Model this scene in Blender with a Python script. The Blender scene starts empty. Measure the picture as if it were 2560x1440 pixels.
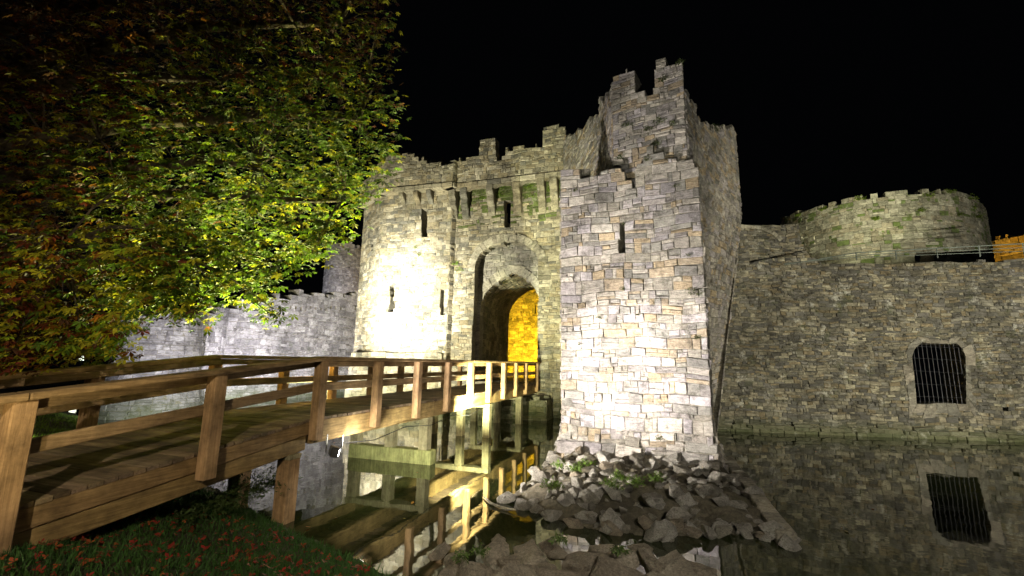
import bpy, bmesh, math, random
import numpy as np
from mathutils import Vector, Matrix, noise as mnoise
random.seed(7); rng=np.random.default_rng(7)
U=random.uniform
scene=bpy.context.scene; col=scene.collection
# ------------------------------------------------------------------ camera
F=1100.0; PIT=math.radians(9.6); ROL=math.radians(1.0); CH=2.7
R0=Vector((1,0,0)); FW=Vector((0,math.cos(PIT),math.sin(PIT))); U0=Vector((0,-math.sin(PIT),math.cos(PIT)))
RR=R0*math.cos(ROL)+U0*math.sin(ROL); UU=U0*math.cos(ROL)-R0*math.sin(ROL)
CP=Vector((0,0,CH))
def ray(px,py): return RR*((px-1280)/F)+UU*((720-py)/F)+FW
def onz(px,py,z):
    d=ray(px,py); return CP+d*((z-CH)/d.z)
def atY(px,py,Y):
    d=ray(px,py); return CP+d*(Y/d.y)
def proj(P):
    v=Vector(P)-CP; w=v.dot(FW); return (1280+F*v.dot(RR)/w, 720-F*v.dot(UU)/w)
cam=bpy.data.objects.new('camera',bpy.data.cameras.new('camera')); col.objects.link(cam)
cam.data.lens=F/2560*36; cam.data.sensor_width=36; cam.data.clip_end=2000; cam.data.clip_start=.05
m=Matrix.Identity(4)
for i in range(3):
    m[i][0]=RR[i]; m[i][1]=UU[i]; m[i][2]=-FW[i]; m[i][3]=CP[i]
cam.matrix_world=m; scene.camera=cam
# ------------------------------------------------------------------ materials
def newmat(n):
    m=bpy.data.materials.new(n); m.use_nodes=True; nt=m.node_tree; nt.nodes.clear()
    return m,nt,nt.nodes,nt.links
def N(nodes,t,**kw):
    n=nodes.new(t)
    for k,v in kw.items(): setattr(n,k,v)
    return n
def stone_mat(name,moss=.3,lichen=.25,bump=.5,mossz=None,scale=1.0,dark=1.0,stain=.75,strata=2.6):
    m,nt,ns,ln=newmat(name)
    out=N(ns,'ShaderNodeOutputMaterial'); b=N(ns,'ShaderNodeBsdfPrincipled'); b.inputs['Roughness'].default_value=.92
    b.inputs['Specular IOR Level'].default_value=.2
    ln.new(b.outputs[0],out.inputs[0])
    at=N(ns,'ShaderNodeAttribute'); at.attribute_name='col'
    tc=N(ns,'ShaderNodeTexCoord'); mp=N(ns,'ShaderNodeMapping'); mp.inputs['Scale'].default_value=(1,1,strata); ln.new(tc.outputs['Object'],mp.inputs[0])
    def noise(sc,det=6,rough=.6,st=False):
        n=N(ns,'ShaderNodeTexNoise'); n.inputs['Scale'].default_value=sc*scale; n.inputs['Detail'].default_value=det; n.inputs['Roughness'].default_value=rough
        ln.new(mp.outputs[0] if st else tc.outputs['Object'],n.inputs['Vector']); return n
    def mr(src,a,bb,c,d):
        r=N(ns,'ShaderNodeMapRange'); r.inputs[1].default_value=a; r.inputs[2].default_value=bb; r.inputs[3].default_value=c; r.inputs[4].default_value=d
        ln.new(src,r.inputs[0]); return r.outputs[0]
    n1=noise(6,8,.75,True); n2=noise(.55,5,.6); n3=noise(38,4,.7); n4=noise(2.6,10,.8); n5=noise(1.6,9,.8)
    def mul(c,f):
        x=N(ns,'ShaderNodeMix',data_type='RGBA',blend_type='MULTIPLY'); x.inputs[0].default_value=1
        ln.new(c,x.inputs[6]); ln.new(f,x.inputs[7]); return x.outputs[2]
    c=mul(at.outputs['Color'],mr(n1.outputs[0],.3,.7,.42*dark,1.35*dark))
    c=mul(c,mr(n2.outputs[0],.35,.65,.65,1.25))
    c=mul(c,mr(n3.outputs[0],.3,.7,.75,1.2))
    def mixc(c,colr,fac):
        x=N(ns,'ShaderNodeMix',data_type='RGBA'); ln.new(fac,x.inputs[0]); ln.new(c,x.inputs[6]); x.inputs[7].default_value=(*colr,1); return x.outputs[2]
    c=mixc(c,(.045,.04,.03),mr(n4.outputs[0],.50,.64,0,stain))
    c=mixc(c,(.5,.49,.43),mr(n5.outputs[0],.57,.65,0,lichen))
    n6=noise(1.7,9,.75)
    f=mr(n6.outputs[0],.56,.66,0,1.0)
    if mossz:
        sx=N(ns,'ShaderNodeSeparateXYZ'); g=N(ns,'ShaderNodeNewGeometry'); ln.new(g.outputs['Position'],sx.inputs[0])
        mz=mr(sx.outputs[2],mossz[0],mossz[1],1,0)
        a=N(ns,'ShaderNodeMath',operation='MULTIPLY'); ln.new(mz,a.inputs[0]); a.inputs[1].default_value=.6
        bq=N(ns,'ShaderNodeMath',operation='MULTIPLY'); ln.new(f,bq.inputs[0]); bq.inputs[1].default_value=moss
        cc=N(ns,'ShaderNodeMath',operation='MAXIMUM'); ln.new(a.outputs[0],cc.inputs[0]); ln.new(bq.outputs[0],cc.inputs[1]); f=cc.outputs[0]
    else:
        bq=N(ns,'ShaderNodeMath',operation='MULTIPLY'); ln.new(f,bq.inputs[0]); bq.inputs[1].default_value=moss; f=bq.outputs[0]
    c=mixc(c,(.06,.085,.015),f)
    ln.new(c,b.inputs['Base Color'])
    ad=N(ns,'ShaderNodeMath',operation='MULTIPLY_ADD'); ln.new(n1.outputs[0],ad.inputs[0]); ad.inputs[1].default_value=1.4; ln.new(n3.outputs[0],ad.inputs[2])
    bp=N(ns,'ShaderNodeBump'); bp.inputs['Strength'].default_value=bump; bp.inputs['Distance'].default_value=.045
    ln.new(ad.outputs[0],bp.inputs['Height']); ln.new(bp.outputs[0],b.inputs['Normal'])
    return m
def wood_mat(name,axis,c1=(.40,.28,.155),c2=(.16,.105,.055)):
    m,nt,ns,ln=newmat(name)
    out=N(ns,'ShaderNodeOutputMaterial'); b=N(ns,'ShaderNodeBsdfPrincipled'); b.inputs['Roughness'].default_value=.8; b.inputs['Specular IOR Level'].default_value=.2
    ln.new(b.outputs[0],out.inputs[0])
    tc=N(ns,'ShaderNodeTexCoord'); mp=N(ns,'ShaderNodeMapping'); s=[22,22,22]; s[axis]=1.3; mp.inputs['Scale'].default_value=s
    ln.new(tc.outputs['Object'],mp.inputs[0])
    n=N(ns,'ShaderNodeTexNoise'); n.inputs['Scale'].default_value=1.3; n.inputs['Detail'].default_value=8; n.inputs['Roughness'].default_value=.7; n.inputs['Distortion'].default_value=.6
    ln.new(mp.outputs[0],n.inputs['Vector'])
    r=N(ns,'ShaderNodeValToRGB'); r.color_ramp.elements[0].position=.32; r.color_ramp.elements[0].color=(*c2,1); r.color_ramp.elements[1].position=.66; r.color_ramp.elements[1].color=(*c1,1)
    ln.new(n.outputs[0],r.inputs[0])
    n2=N(ns,'ShaderNodeTexNoise'); n2.inputs['Scale'].default_value=2.2; n2.inputs['Detail'].default_value=8; n2.inputs['Roughness'].default_value=.7; ln.new(tc.outputs['Object'],n2.inputs['Vector'])
    mr=N(ns,'ShaderNodeMapRange'); mr.inputs[1].default_value=.3; mr.inputs[2].default_value=.7; mr.inputs[3].default_value=.4; mr.inputs[4].default_value=1.35; ln.new(n2.outputs[0],mr.inputs[0])
    x=N(ns,'ShaderNodeMix',data_type='RGBA',blend_type='MULTIPLY'); x.inputs[0].default_value=1; ln.new(r.outputs[0],x.inputs[6]); ln.new(mr.outputs[0],x.inputs[7])
    at=N(ns,'ShaderNodeAttribute'); at.attribute_name='col'
    y=N(ns,'ShaderNodeMix',data_type='RGBA',blend_type='MULTIPLY'); y.inputs[0].default_value=1; ln.new(x.outputs[2],y.inputs[6]); ln.new(at.outputs['Color'],y.inputs[7])
    ln.new(y.outputs[2],b.inputs['Base Color'])
    bp=N(ns,'ShaderNodeBump'); bp.inputs['Strength'].default_value=.6; bp.inputs['Distance'].default_value=.012; ln.new(n.outputs[0],bp.inputs['Height']); ln.new(bp.outputs[0],b.inputs['Normal'])
    return m
def leaf_mat(name,trans=.35,rough=.6):
    m,nt,ns,ln=newmat(name)
    out=N(ns,'ShaderNodeOutputMaterial'); at=N(ns,'ShaderNodeAttribute'); at.attribute_name='col'
    b=N(ns,'ShaderNodeBsdfPrincipled'); b.inputs['Roughness'].default_value=rough; b.inputs['Specular IOR Level'].default_value=.2
    t=N(ns,'ShaderNodeBsdfTranslucent'); mx=N(ns,'ShaderNodeMixShader'); mx.inputs[0].default_value=trans
    ln.new(at.outputs['Color'],b.inputs['Base Color']); ln.new(at.outputs['Color'],t.inputs['Color'])
    ln.new(b.outputs[0],mx.inputs[1]); ln.new(t.outputs[0],mx.inputs[2]); ln.new(mx.outputs[0],out.inputs[0]); return m
def plain_mat(name,c,rough=.5,metal=0,emit=None,es=0):
    m,nt,ns,ln=newmat(name)
    out=N(ns,'ShaderNodeOutputMaterial'); b=N(ns,'ShaderNodeBsdfPrincipled'); b.inputs['Roughness'].default_value=rough; b.inputs['Metallic'].default_value=metal
    tc=N(ns,'ShaderNodeTexCoord'); n=N(ns,'ShaderNodeTexNoise'); n.inputs['Scale'].default_value=14; n.inputs['Detail'].default_value=6; ln.new(tc.outputs['Object'],n.inputs['Vector'])
    r=N(ns,'ShaderNodeValToRGB'); r.color_ramp.elements[0].position=.3; r.color_ramp.elements[0].color=(*[k*.6 for k in c],1); r.color_ramp.elements[1].position=.7; r.color_ramp.elements[1].color=(*c,1)
    ln.new(n.outputs[0],r.inputs[0]); ln.new(r.outputs[0],b.inputs['Base Color'])
    if emit: b.inputs['Emission Color'].default_value=(*emit,1); b.inputs['Emission Strength'].default_value=es
    ln.new(b.outputs[0],out.inputs[0]); return m
M_front=stone_mat('pale_rubble_stone',moss=.12,lichen=.45,bump=.8,stain=.75)
M_gate=stone_mat('gatehouse_stone',moss=.3,lichen=.3,bump=.65,mossz=(.2,1.6))
M_right=stone_mat('slate_rubble_stone',moss=.35,lichen=.75,bump=.8,mossz=(-.2,.7))
M_round=stone_mat('mossy_stone',moss=.85,lichen=.4,bump=.5)
M_green=stone_mat('green_lit_stone',moss=.9,lichen=.1,bump=.5,mossz=(.5,1.8))  # green light on passage vault and gate plinth, put into the stone colour
M_rock=stone_mat('broken_rock',moss=.4,lichen=.4,bump=.9,scale=1.6,stain=.65,strata=1.6)
M_woodx=wood_mat('weathered_wood_rail',0); M_woody=wood_mat('weathered_wood_deck',1,(.28,.21,.14),(.11,.08,.055)); M_woodz=wood_mat('weathered_wood_post',2,(.46,.30,.16),(.22,.14,.07))
M_woodp=wood_mat('algae_wood',2,(.42,.38,.24),(.2,.18,.1))
M_leaf=leaf_mat('chestnut_leaf',.4); M_grass=leaf_mat('grass_blade',.2); M_weed=leaf_mat('weed_leaf',.25)
M_iron=plain_mat('dark_iron',(.03,.03,.035),.5,.6); M_galv=plain_mat('galvanised_rail',(.12,.14,.12),.6,.3)
M_bark=stone_mat('bark',moss=.3,lichen=.1,bump=.9,scale=2,strata=.4)
M_lamp=plain_mat('lamp_glass',(.8,.8,.8),.3,0,(1,.96,.88),40); M_lamp2=plain_mat('street_lamp_glass',(.8,.8,.8),.3,0,(.95,1,.75),3)
M_house=plain_mat('lamp_housing',(.08,.08,.08),.4,.4)
# ------------------------------------------------------------------ mesh helpers
class MB:
    def __init__(s): s.v=[]; s.f=[]; s.c=[]
    def add(s,vs,fs,c):
        o=len(s.v); s.v+= [tuple(p) for p in vs]
        for f in fs: s.f.append(tuple(i+o for i in f)); s.c.append(c)
    def hexa(s,p,c=(1,1,1)):  # p: 4 bottom ccw, 4 top
        s.add(p,[(3,2,1,0),(4,5,6,7),(0,1,5,4),(1,2,6,5),(2,3,7,6),(3,0,4,7)],c)
    def box(s,x0,x1,y0,y1,z0,z1,c=(1,1,1)):
        s.hexa([(x0,y0,z0),(x1,y0,z0),(x1,y1,z0),(x0,y1,z0),(x0,y0,z1),(x1,y0,z1),(x1,y1,z1),(x0,y1,z1)],c)
    def tube(s,pts,rad,n=6,c=(1,1,1)):
        pts=[Vector(p) for p in pts]
        o=len(s.v)
        for i,p in enumerate(pts):
            t=(pts[min(i+1,len(pts)-1)]-pts[max(i-1,0)]).normalized()
            a=t.cross(Vector((0,0,1)));
            if a.length<.1: a=t.cross(Vector((1,0,0)))
            a.normalize(); b=t.cross(a); r=rad[i] if hasattr(rad,'__len__') else rad
            for k in range(n):
                w=2*math.pi*k/n; s.v.append(tuple(p+a*math.cos(w)*r+b*math.sin(w)*r))
        for i in range(len(pts)-1):
            for k in range(n):
                s.f.append((o+i*n+k,o+i*n+(k+1)%n,o+(i+1)*n+(k+1)%n,o+(i+1)*n+k)); s.c.append(c)
        s.f.append(tuple(o+k for k in range(n))); s.c.append(c)
        s.f.append(tuple(o+(len(pts)-1)*n+k for k in reversed(range(n)))); s.c.append(c)
    def build(s,name,mat,parent=None,local=False,bevel=0,smooth=False):
        off=Vector((0,0,0)) if (local or parent is None) else wloc(parent)
        V=np.array(s.v,dtype=float)-np.array(off)
        return mk(name,V,s.f,s.c,mat,parent,bevel,smooth)
def wloc(o):
    l=Vector(o.location)
    while o.parent: o=o.parent; l=l+Vector(o.location)
    return l
def mk(name,V,Fs,cols,mat,parent=None,bevel=0,smooth=False):
    me=bpy.data.meshes.new(name); me.from_pydata(V.tolist() if hasattr(V,'tolist') else V,[],Fs); me.materials.append(mat)
    ca=me.color_attributes.new('col','FLOAT_COLOR','CORNER')
    cn=np.ones((len(me.loops),4),dtype=np.float32)
    cnt=np.array([len(f) for f in Fs]); cc=np.array(cols,dtype=np.float32).reshape(-1,3)
    cn[:,:3]=np.repeat(cc,cnt,axis=0); ca.data.foreach_set('color',cn.ravel())
    if smooth: me.polygons.foreach_set('use_smooth',[True]*len(me.polygons))
    me.update(); o=bpy.data.objects.new(name,me); col.objects.link(o)
    if parent: o.parent=parent
    if bevel:
        bm=o.modifiers.new('b','BEVEL'); bm.width=bevel; bm.segments=1; bm.limit_method='ANGLE'
    return o
def tag(o,label,cat,group=None,kind=None):
    o['label']=label; o['category']=cat
    if group: o['group']=group
    if kind: o['kind']=kind
    return o
def empty(name,loc,label,cat,group=None,rz=0):
    o=bpy.data.objects.new(name,None); col.objects.link(o); o.location=loc; o.rotation_euler=(0,0,rz); o.empty_display_size=.2
    return tag(o,label,cat,group)
# ------------------------------------------------------------------ masonry
def warp(u,z): return z+.03*math.sin(u*1.7+z*.9)+.022*math.sin(u*4.3-z*1.6)+.012*math.sin(u*9.1+z*3.1)
def polyM(pts,zbat=None,wp=True):
    P=[Vector((p[0],p[1])) for p in pts]; L=[0]
    for a,b in zip(P,P[1:]): L.append(L[-1]+(b-a).length)
    def M(u,z,off,um=None):
        um=u if um is None else um
        i=0
        while i<len(P)-2 and um>L[i+1]: i+=1
        t=(P[i+1]-P[i]).normalized(); n=Vector((t.y,-t.x))
        o=off+(zbat(z) if zbat else 0)
        q=P[i]+t*(u-L[i])+n*o
        return (q.x,q.y,warp(u,z) if wp else z)
    return M,L,P
def curveM(fn,zbat=None): # fn(u)->(x,y),(nx,ny)
    def M(u,z,off,um=None):
        (x,y),(nx,ny)=fn(u); o=off+(zbat(z) if zbat else 0); return (x+nx*o,y+ny*o,z)
    return M
def pxuv(P,L,px,py):
    best=None; d=ray(px,py)
    for i in range(len(P)-1):
        a=P[i]; t=(P[i+1]-a).normalized(); n=Vector((t.y,-t.x)); den=d.x*n.x+d.y*n.y
        if abs(den)<1e-6: continue
        k=((a.x-CP.x)*n.x+(a.y-CP.y)*n.y)/den
        if k<=0: continue
        q=CP+d*k; u=(Vector((q.x,q.y))-a).dot(t); seg=L[i+1]-L[i]
        out=max(0,-u,u-seg)
        sc=(round(out,1) if out>.05 else 0, 0 if den<0 else 1)
        if best is None or sc<best[0]: best=(sc,(L[i]+min(max(u,0),seg) if out>.05 else L[i]+u,q.z))
    return best[1]
def inpoly(x,y,p):
    c=False; j=len(p)-1
    for i in range(len(p)):
        if (p[i][1]>y)!=(p[j][1]>y) and x<(p[j][0]-p[i][0])*(y-p[i][1])/(p[j][1]-p[i][1])+p[i][0]: c=not c
        j=i
    return c
def pick(pal): 
    c=random.choice(pal); k=U(.78,1.2); return tuple(x*k for x in c)
def block(mb,M,u0,u1,z0,z1,pr,c,gap=.005,ch=.013):
    um=(u0+u1)/2; g=min(gap,(u1-u0)*.2,(z1-z0)*.2)
    jj=min(.014,(u1-u0)*.06,(z1-z0)*.09)
    j=lambda:U(-jj,jj*.6)
    a=[(u0+g-j(),z0+g-j()),(u1-g+j(),z0+g-j()),(u1-g+j(),z1-g+j()),(u0+g-j(),z1-g+j())]
    k=min(ch*U(.6,2.0),(u1-u0)*.25,(z1-z0)*.25)
    b=[(a[0][0]+k,a[0][1]+k),(a[1][0]-k,a[1][1]+k),(a[2][0]-k,a[2][1]-k),(a[3][0]+k,a[3][1]-k)]
    tl=U(-.4,.4)*pr; tm=U(-.25,.25)*pr
    vs=[M(x,z,-.02,um) for x,z in a]+[M(x,z,pr*.45,um) for x,z in a]+[M(x,z,pr+tl*(1 if i in(0,1) else -1)+tm*(1 if i in (0,3) else -1),um) for i,(x,z) in enumerate(b)]
    mb.add(vs,[(0,1,5,4),(1,2,6,5),(2,3,7,6),(3,0,4,7),(4,5,9,8),(5,6,10,9),(6,7,11,10),(7,4,8,11),(8,9,10,11)],c)
def masonry(mb,M,UL,z0,z1,top,holes=(),thick=1.0,rh=(.1,.22),bw=(.18,.5),pal=None,pr=(.01,.035),breaks=(),step=.06,mortar=(.26,.24,.19),sub=None,tint=None,u0=0,ragged=.12):
    z=z0; hb=[(min(p[0] for p in h),max(p[0] for p in h),min(p[1] for p in h),max(p[1] for p in h),h) for h in holes]
    nst=int((UL-u0)/step)+1; us=[u0+(i+.5)*(UL-u0)/nst for i in range(nst)]; du=(UL-u0)/nst
    rag={}
    tops=[top(u)+ragged*rag.setdefault(int(u/.32),U(-1,1)) for u in us]
    while z<z1:
        h=U(*rh)
        if random.random()<.2: h*=1.35
        zm=z+h/2; sol=[]
        act=[q for q in hb if q[2]<=zm<=q[3]]
        for u,tp in zip(us,tops):
            s=zm<tp
            if s:
                for q in act:
                    if q[0]<=u<=q[1] and inpoly(u,zm,q[4]): s=False; break
            sol.append(s)
        ivs=[]; i=0
        while i<nst:
            if sol[i]:
                k=i
                while k<nst and sol[k]: k+=1
                ivs.append((u0+i*du,u0+k*du)); i=k
            else: i+=1
        out=[]
        for a,b in ivs:
            cs=[a]+[x for x in breaks if a+.01<x<b-.01]+[b]
            out+=list(zip(cs,cs[1:]))
        for a,b in out:
            n=max(1,int(math.ceil((b-a)/(sub or .9))))
            ma=min(thick,(b-a)*.45) if (any(abs(a-x)<.011 for x in breaks)) else 0
            mbb=min(thick,(b-a)*.45) if (any(abs(b-x)<.011 for x in breaks)) else 0
            for q in range(n):
                ua=a+(b-a)*q/n; ub=a+(b-a)*(q+1)/n; um=(ua+ub)/2
                ba=a+ma+(b-a-ma-mbb)*q/n; bb=a+ma+(b-a-ma-mbb)*(q+1)/n
                p=[M(ua,z,0,um),M(ub,z,0,um),M(bb,z,-thick,um),M(ba,z,-thick,um)]
                mb.hexa(p+[M(ua,z+h,0,um),M(ub,z+h,0,um),M(bb,z+h,-thick,um),M(ba,z+h,-thick,um)],mortar)
            u=a
            while u<b-.015:
                w=U(*bw)*(1.25 if h>.2 else 1)
                if random.random()<.15: w*=.5
                if b-(u+w)<bw[0]*.8: w=b-u
                cf=pick(pal)
                if tint: cf=tint(u+w/2,zm,cf)
                if h>.15 and random.random()<.3:
                    f=U(.3,.7); block(mb,M,u,u+w,z,z+h*f,U(*pr),cf); 
                    c2=pick(pal); c2=tint(u+w/2,zm,c2) if tint else c2
                    if random.random()<.5: block(mb,M,u,u+w,z+h*f,z+h,U(*pr),c2)
                    else:
                        block(mb,M,u,u+w*.5,z+h*f,z+h,U(*pr),c2); block(mb,M,u+w*.5,u+w,z+h*f,z+h,U(*pr),cf)
                elif w>.25 and random.random()<.15:
                    f=U(.3,.7); block(mb,M,u,u+w*f,z,z+h,U(*pr),cf); block(mb,M,u+w*f,u+w,z,z+h,U(*pr),pick(pal) if not tint else tint(u,zm,pick(pal)))
                else: block(mb,M,u,u+w,z,z+h,U(*pr),cf)
                u+=w
        z+=h
def ring(mb,M,pts,wid,pr,pal,off0=-.3,n=None):
    P=[Vector(p) for p in pts]; L=[0]
    for a,b in zip(P,P[1:]): L.append(L[-1]+(b-a).length)
    cen=sum(P,Vector((0,0)))/len(P); n=n or max(5,int(L[-1]/.22))
    def at(s):
        i=0
        while i<len(P)-2 and s>L[i+1]: i+=1
        t=(P[i+1]-P[i]).normalized(); q=P[i]+t*(s-L[i]); nn=Vector((-t.y,t.x))
        if (q-cen).dot(nn)<0: nn=-nn
        return q,nn
    for k in range(n):
        s0=L[-1]*k/n+.006; s1=L[-1]*(k+1)/n-.006
        a,na=at(s0); b,nb=at(s1); w=wid*U(.8,1.2); p=pr+U(-.02,.02)
        q=[a,b,b+nb*w,a+na*w]; c=pick(pal)
        lo=[M(x.x,x.y,off0) for x in q]; hi=[M(x.x,x.y,p) for x in q]
        mb.add(lo+hi,[(0,1,2,3),(7,6,5,4),(0,4,5,1),(1,5,6,2),(2,6,7,3),(3,7,4,0)],c)
def topfn(P,L,pix):
    q=sorted(pxuv(P,L,*p) for p in pix); xs=[a for a,b in q]; zs=[b for a,b in q]
    return lambda u: float(np.interp(u,xs,zs))
def hole(P,L,pix): return [pxuv(P,L,*p) for p in pix]
PAL_F=[(.37,.34,.28),(.44,.40,.34),(.30,.285,.25),(.41,.375,.36),(.44,.35,.23),(.50,.46,.40),(.34,.31,.29),(.38,.31,.22),(.25,.235,.21),(.46,.42,.36),(.42,.38,.33),(.38,.35,.35)]
PAL_G=[(.31,.28,.20),(.38,.34,.25),(.24,.22,.17),(.42,.38,.28),(.30,.26,.18),(.2,.19,.16),(.46,.42,.33),(.34,.29,.19)]
PAL_R=[(.17,.16,.12),(.22,.2,.15),(.14,.135,.12),(.28,.25,.18),(.11,.105,.09),(.35,.32,.23),(.23,.19,.12),(.18,.17,.15),(.25,.235,.19)]
PAL_T=[(.28,.27,.21),(.34,.33,.26),(.24,.23,.18),(.38,.36,.29),(.3,.27,.2)]
PAL_L=[(.33,.32,.31),(.28,.27,.27),(.38,.37,.36),(.24,.23,.23)]
# ------------------------------------------------------------------ bridge frame & castle frame
ZD=1.65
O=onz(783,1045,ZD); E=onz(1340,960,ZD)
d=Vector((E.x-O.x,E.y-O.y)).normalized(); e=Vector((d.y,-d.x)); BL=(Vector((E.x,E.y))-Vector((O.x,O.y))).length
G=Vector((E.x,E.y))+d*.3+e*.12
def gp(l,w): q=G-e*l+d*w; return (q.x,q.y)
def Lat(px,w,z=6):
    lo,hi=-4,16
    for _ in range(40):
        m_=(lo+hi)/2; x,y=gp(m_,w)
        if proj((x,y,z))[0]>px: lo=m_
        else: hi=m_
    return lo
gh=empty('castle_gatehouse',(*gp(2,0),0),'floodlit stone gatehouse with tall arched entrance at the far end of the wooden bridge','gatehouse')
Lc=Lat(1132,0); L2=Lat(943,-.55); L3=Lat(893,.9,6)
tp=[gp(L3-.1,6),gp(L3,.9),gp(L2,-.55),gp(Lat(1120,-.3),-.3),gp(Lc,0)]
M,L,P=polyM(tp)
top=topfn(P,L,[(905,480),(930,470),(960,385),(1010,385),(1050,390),(1075,402),(1110,405),(1130,400)])
sl=lambda x,y0,y1,w:hole(P,L,[(x-w,y0),(x+w,y0),(x+w,y1),(x-w,y1)])
holes=[sl(1061,525,590,7),sl(1106,728,787,5),hole(P,L,[(973,722),(988,722),(983,748),(990,762),(983,780),(970,780),(976,755)]),sl(929,560,625,4)]
mb=MB(); masonry(mb,M,L[-1],-.4,16,top,holes,1.0,(.12,.32),(.18,.65),PAL_G,(.01,.045),L[1:-1],.05)
mb.build('turret_wall',M_gate,gh)
mb=MB(); bs=[gp(L3-.3,4),gp(L3+.1,.7),gp(L3-.7,-.5),gp(L2-.4,-1.0),gp(Lat(1118,-.6),-.6),gp(Lc-.0,-.25)]
M2,LL2,PP2=polyM(bs,lambda z:-max(0,z-1)*.12); masonry(mb,M2,LL2[-1],-.5,3.6,lambda u:3.2,(),.6,(.18,.34),(.3,.7),PAL_G,(.01,.05),LL2[1:-1])
mb.build('turret_plinth',M_gate,gh)
gw=[gp(Lc+.1,0),gp(-3.2,0)]
M,L,P=polyM(gw)
arch=[(1187,680),(1190,656),(1202,632),(1230,613),(1270,603),(1310,609),(1338,627),(1346,650)]
op=[(1177,958)]+arch+[(1346,700),(1344,958)]
oph=hole(P,L,op); zb=ZD-.03
oph[0]=(oph[0][0],zb); oph[-1]=(oph[-1][0],zb)
sl=lambda x,y0,y1,w:hole(P,L,[(x-w,y0),(x+w,y0),(x+w,y1),(x-w,y1)])
def tintG(u,z,c):
    if z>9.9 and random.random()<(z-9.9)*.4: k=U(.6,1.2); return (.15*k,.19*k,.06*k)
    return c
mb=MB(); masonry(mb,M,L[-1],-.4,13.2,lambda u:13.2,[oph,sl(1269,502,571,8)],.5,(.12,.29),(.18,.58),PAL_G,(.01,.045),(),.05,tint=tintG)
mb.build('gate_wall',M_gate,gh)
mb=MB(); ring(mb,M,hole(P,L,arch),.42,.07,[(.4,.37,.3),(.46,.43,.35),(.34,.31,.25)]); mb.build('outer_arch_ring',M_gate,gh)
off=.5
pp=[gp(L3-.1,4),gp(L3+off*.6,.7),gp(L2+.1,-.55-off),gp(Lat(1120,-.8),-.3-off),gp(Lc-.2,-off),gp(-3.2,-off)]
M3,L3_,P3=polyM(pp)
ptop=topfn(P3,L3_,[(925,440),(955,400),(975,388),(1040,386),(1052,398),(1075,405),(1085,412),(1130,408),(1175,392),(1198,390),(1200,352),(1238,350),(1241,395),(1262,395),(1265,372),(1350,368),(1356,368),(1358,320),(1412,318),(1416,340)])
zc=pxuv(P3,L3_,1265,448)[1]
mb=MB(); masonry(mb,M3,L3_[-1],zc,17,ptop,(),.6,(.1,.24),(.14,.5),PAL_G,(.01,.05),L3_[1:-1],.05,ragged=.13)
mb.build('parapet',M_gate,gh)
mb2=MB()
for i in range(1,len(P3)-1):
    a=P3[i]; b=P3[i+1]; t=(b-a).normalized(); n=Vector((t.y,-t.x)); u=0; l=(b-a).length
    while u<l-.05:
        w=min(U(.5,.9),l-u); q0=a+t*(u+.01); q1=a+t*(u+w-.01); c=pick(PAL_G)
        mb2.hexa([(*(q0+n*.1),zc-.2),(*(q1+n*.1),zc-.2),(*(q1-n*.7),zc-.2),(*(q0-n*.7),zc-.2),(*(q0+n*.1),zc+.04),(*(q1+n*.1),zc+.04),(*(q1-n*.55),zc+.04),(*(q0-n*.55),zc+.04)],c); u+=w
mb2.build('string_course',M_gate,gh)
def corbel(px,P,L,M,w=.42,big=True):
    uc=pxuv(P,L,px,480)[0]; z1=zc-.2; prof=[(.58,0),(.58,-.45),(.47,-.55),(.4,-.62),(.4,-.95),(.28,-1.1),(.18,-1.15),(.16,-1.5),(0,-1.75)]
    if not big: prof=[(.5,0),(.5,-.25),(.35,-.4),(.2,-.5),(0,-.75)]
    mb=MB(); prof=[(-.15,0)]+prof+[(-.15,prof[-1][1])]
    va=[M(uc-w/2,z1+zz,o) for o,zz in prof]; vb=[M(uc+w/2,z1+zz,o) for o,zz in prof]; n=len(prof); c=pick(PAL_G)
    fs=[tuple(range(n-1,-1,-1)),tuple(range(n,2*n))]+[(i,(i+1)%n,n+(i+1)%n,n+i) for i in range(n)]
    mb.add(va+vb,fs,c); mb.build('corbel',M_gate,gh,bevel=.03); return uc
ucs=[corbel(px,P,L,M) for px in (1140,1168,1232,1297,1357,1388)]
for a,b in zip(ucs,ucs[1:]):
    mb=MB(); n=8; z1=zc-.22; c=pick(PAL_G)
    for k in range(n):
        s0=k/n; s1=(k+1)/n; ua=a+(b-a)*s0; ub=a+(b-a)*s1; za=z1-.42*(1-math.sin(math.pi*s0)**.6); zb_=z1-.42*(1-math.sin(math.pi*s1)**.6)
        mb.hexa([M(ua,za-.05,.5),M(ub,zb_-.05,.5),M(ub,zb_-.05,.3),M(ua,za-.05,.3),M(ua,z1+.03,.5),M(ub,z1+.03,.5),M(ub,z1+.03,.3),M(ua,z1+.03,.3)],c)
    mb.build('machicolation_arch',M_gate,gh)
Mt,Lt,Pt=polyM(tp)
for px in (1012,1048,1080): corbel(px,Pt,Lt,Mt,.3,False)
W1=.7
iw=[gp(Lc+.3,W1),gp(-1.5,W1)]; Mi,Li,Pi=polyM(iw)
ia=[(1201,790),(1203,762),(1212,736),(1230,714),(1255,697),(1285,681),(1312,694),(1334,716),(1349,745)]
iah=hole(Pi,Li,ia); ul,ur=iah[0][0]-.02,max(iah[-1][0],iah[-1][0]+.05)
ih=[(ul,zb)]+iah+[(ur,zb)]
mb=MB(); masonry(mb,Mi,Li[-1],.5,11,lambda u:10.6,[ih],.5,(.14,.28),(.22,.5),[(.3,.28,.26),(.36,.34,.3),(.24,.23,.21)],(.01,.04),(),.05)
mb.build('inner_wall',M_gate,gh)
mb=MB(); ring(mb,Mi,iah,.5,.07,[(.38,.36,.31),(.44,.41,.34)],n=17); mb.build('inner_arch_ring',M_gate,gh)
prof=ih; LL=[0]
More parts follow.
